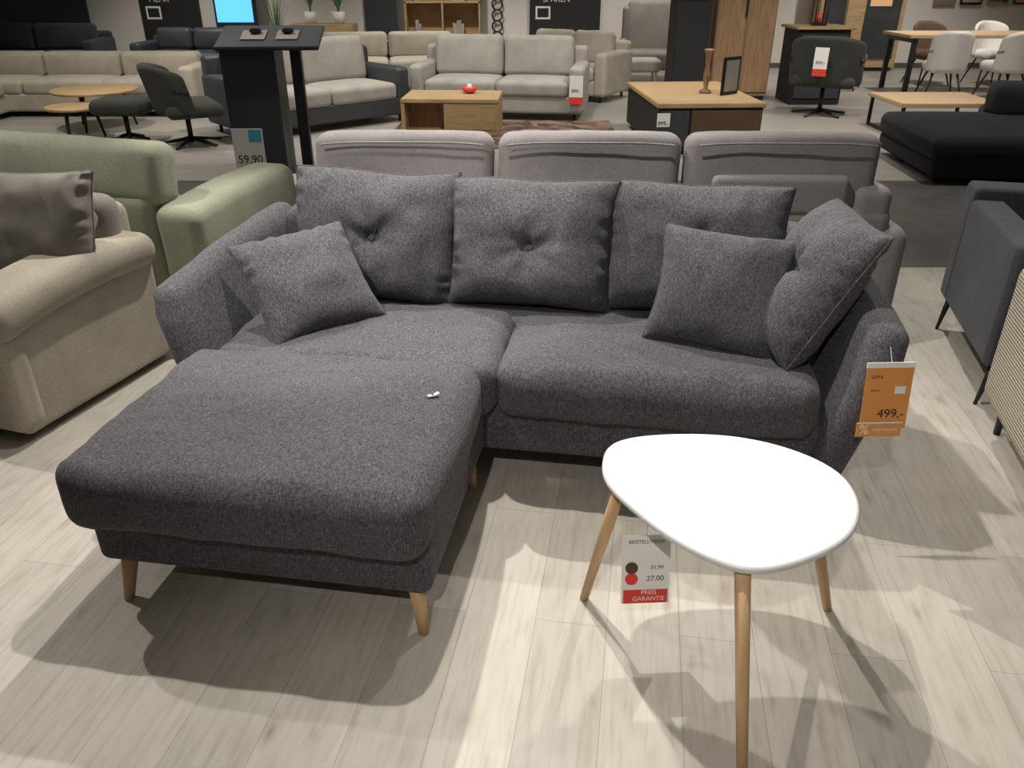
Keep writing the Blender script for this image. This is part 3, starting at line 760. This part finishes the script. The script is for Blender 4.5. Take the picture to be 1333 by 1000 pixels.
soft_box('chaise_base', (0, 0, .05), (2.2, 1.3, .20), .04, M_DARK, g); soft_box('chaise_cushion', (-.03, -.03, .18), (2.2, 1.3, .38), .07, M_DARK, g, (10, 8, 3), crown(.02))
soft_box('seat_cushion', (1.1, 1.3, .18), (2.2, 1.9, .38), .07, M_DARK, g, (8, 8, 3), crown(.02)); soft_box('base', (1.1, 1.3, .05), (2.2, 1.9, .20), .04, M_DARK, g)
soft_box('back_cushion_1', (.85, 1.0, .34), (1.5, 1.3, .66), .09, M_DARK, g, (6, 4, 5), puff(.02)); soft_box('back_cushion_2', (1.48, .95, .34), (2.2, 1.3, .74), .09, M_DARK, g, (6, 4, 5), puff(.02))
soft_box('back_rail', (2.2, 0, .05), (2.4, 1.9, .62), .06, M_DARK, g)
for x in (.1, 2.2):
    for y in (.1, .9): leg('foot', (x, y, .07), (x, y, 0), .02, .02, M_BLACK, g)

# ---------------------------------------------------------------- lights
def spot(loc, tgt, e, size=70, blend=.6, r=.03, col=(1, .94, .86)):
    l = bpy.data.lights.new('ceiling_spot', 'SPOT'); l.energy = e; l.spot_size = rad(size); l.spot_blend = blend; l.shadow_soft_size = r; l.color = col
    o = bpy.data.objects.new('ceiling_spot', l); COL.objects.link(o); o.location = loc
    o.rotation_euler = (Vector(tgt) - Vector(loc)).to_track_quat('-Z', 'Y').to_euler()
def area(loc, sx, sy, e, col=(1, .96, .9)):
    l = bpy.data.lights.new('fill_panel', 'AREA'); l.shape = 'RECTANGLE'; l.size = sx; l.size_y = sy; l.energy = e; l.color = col  # soft fill added under the ceiling to lift the ambient light, no real fixture
    o = bpy.data.objects.new('fill_panel', l); COL.objects.link(o); o.location = loc
spot((-0.2, 2.5, 3.0), (0.5, 1.7, 0), 220, 100, .6)
spot((-0.6, 4.2, 3.1), (-0.4, 2.0, 0), 340, 75, .5)
spot((-1.5, 1.2, 3.1), (-0.62, 2.75, .65), 270, 34, .5)
spot((-0.45, -1.0, 3.1), (0.4, 1.7, 0.2), 190, 44, .9)  # added fill from the camera side, brightens the table tag and sofa front
spot((-3.0, 3.4, 3.1), (-1.9, 3.0, 0), 160, 90, .7)
spot((1.6, 4.6, 3.1), (1.2, 3.3, 0), 210, 80, .7)
for x, y in ((-4.5, 9), (-2, 9.5), (0.2, 9.2), (2.2, 9), (4.3, 9.3), (6.6, 11), (-1, 13), (2, 13), (-5, 12.8), (5.8, 13.2), (-3, 7), (3.5, 6.8), (0, 6.5)):
    spot((x, y - .6, 3.2), (x, y + .3, 0), 195 if y < 12 else 250, 100, .7, .08)
area((0, 2.5, 3.35), 6, 5, 20); area((0, 9.5, 3.35), 14, 8, 60)
w = bpy.data.worlds.new('world'); sc.world = w; w.use_nodes = True
w.node_tree.nodes['Background'].inputs[0].default_value = (.5, .5, .5, 1); w.node_tree.nodes['Background'].inputs[1].default_value = .3
try:
    sc.view_settings.view_transform = 'Standard'
except Exception as e: print(e)

# ---------------------------------------------------------------- camera
cam = bpy.data.cameras.new('camera'); cam.sensor_width = 36; cam.lens = 36 * 1040 / 1333; cam.clip_end = 100
co = bpy.data.objects.new('camera', cam); COL.objects.link(co); co.location = (0, 0, 1.55); co.rotation_euler = (rad(90 - 27.5), 0, 0)
sc.camera = co
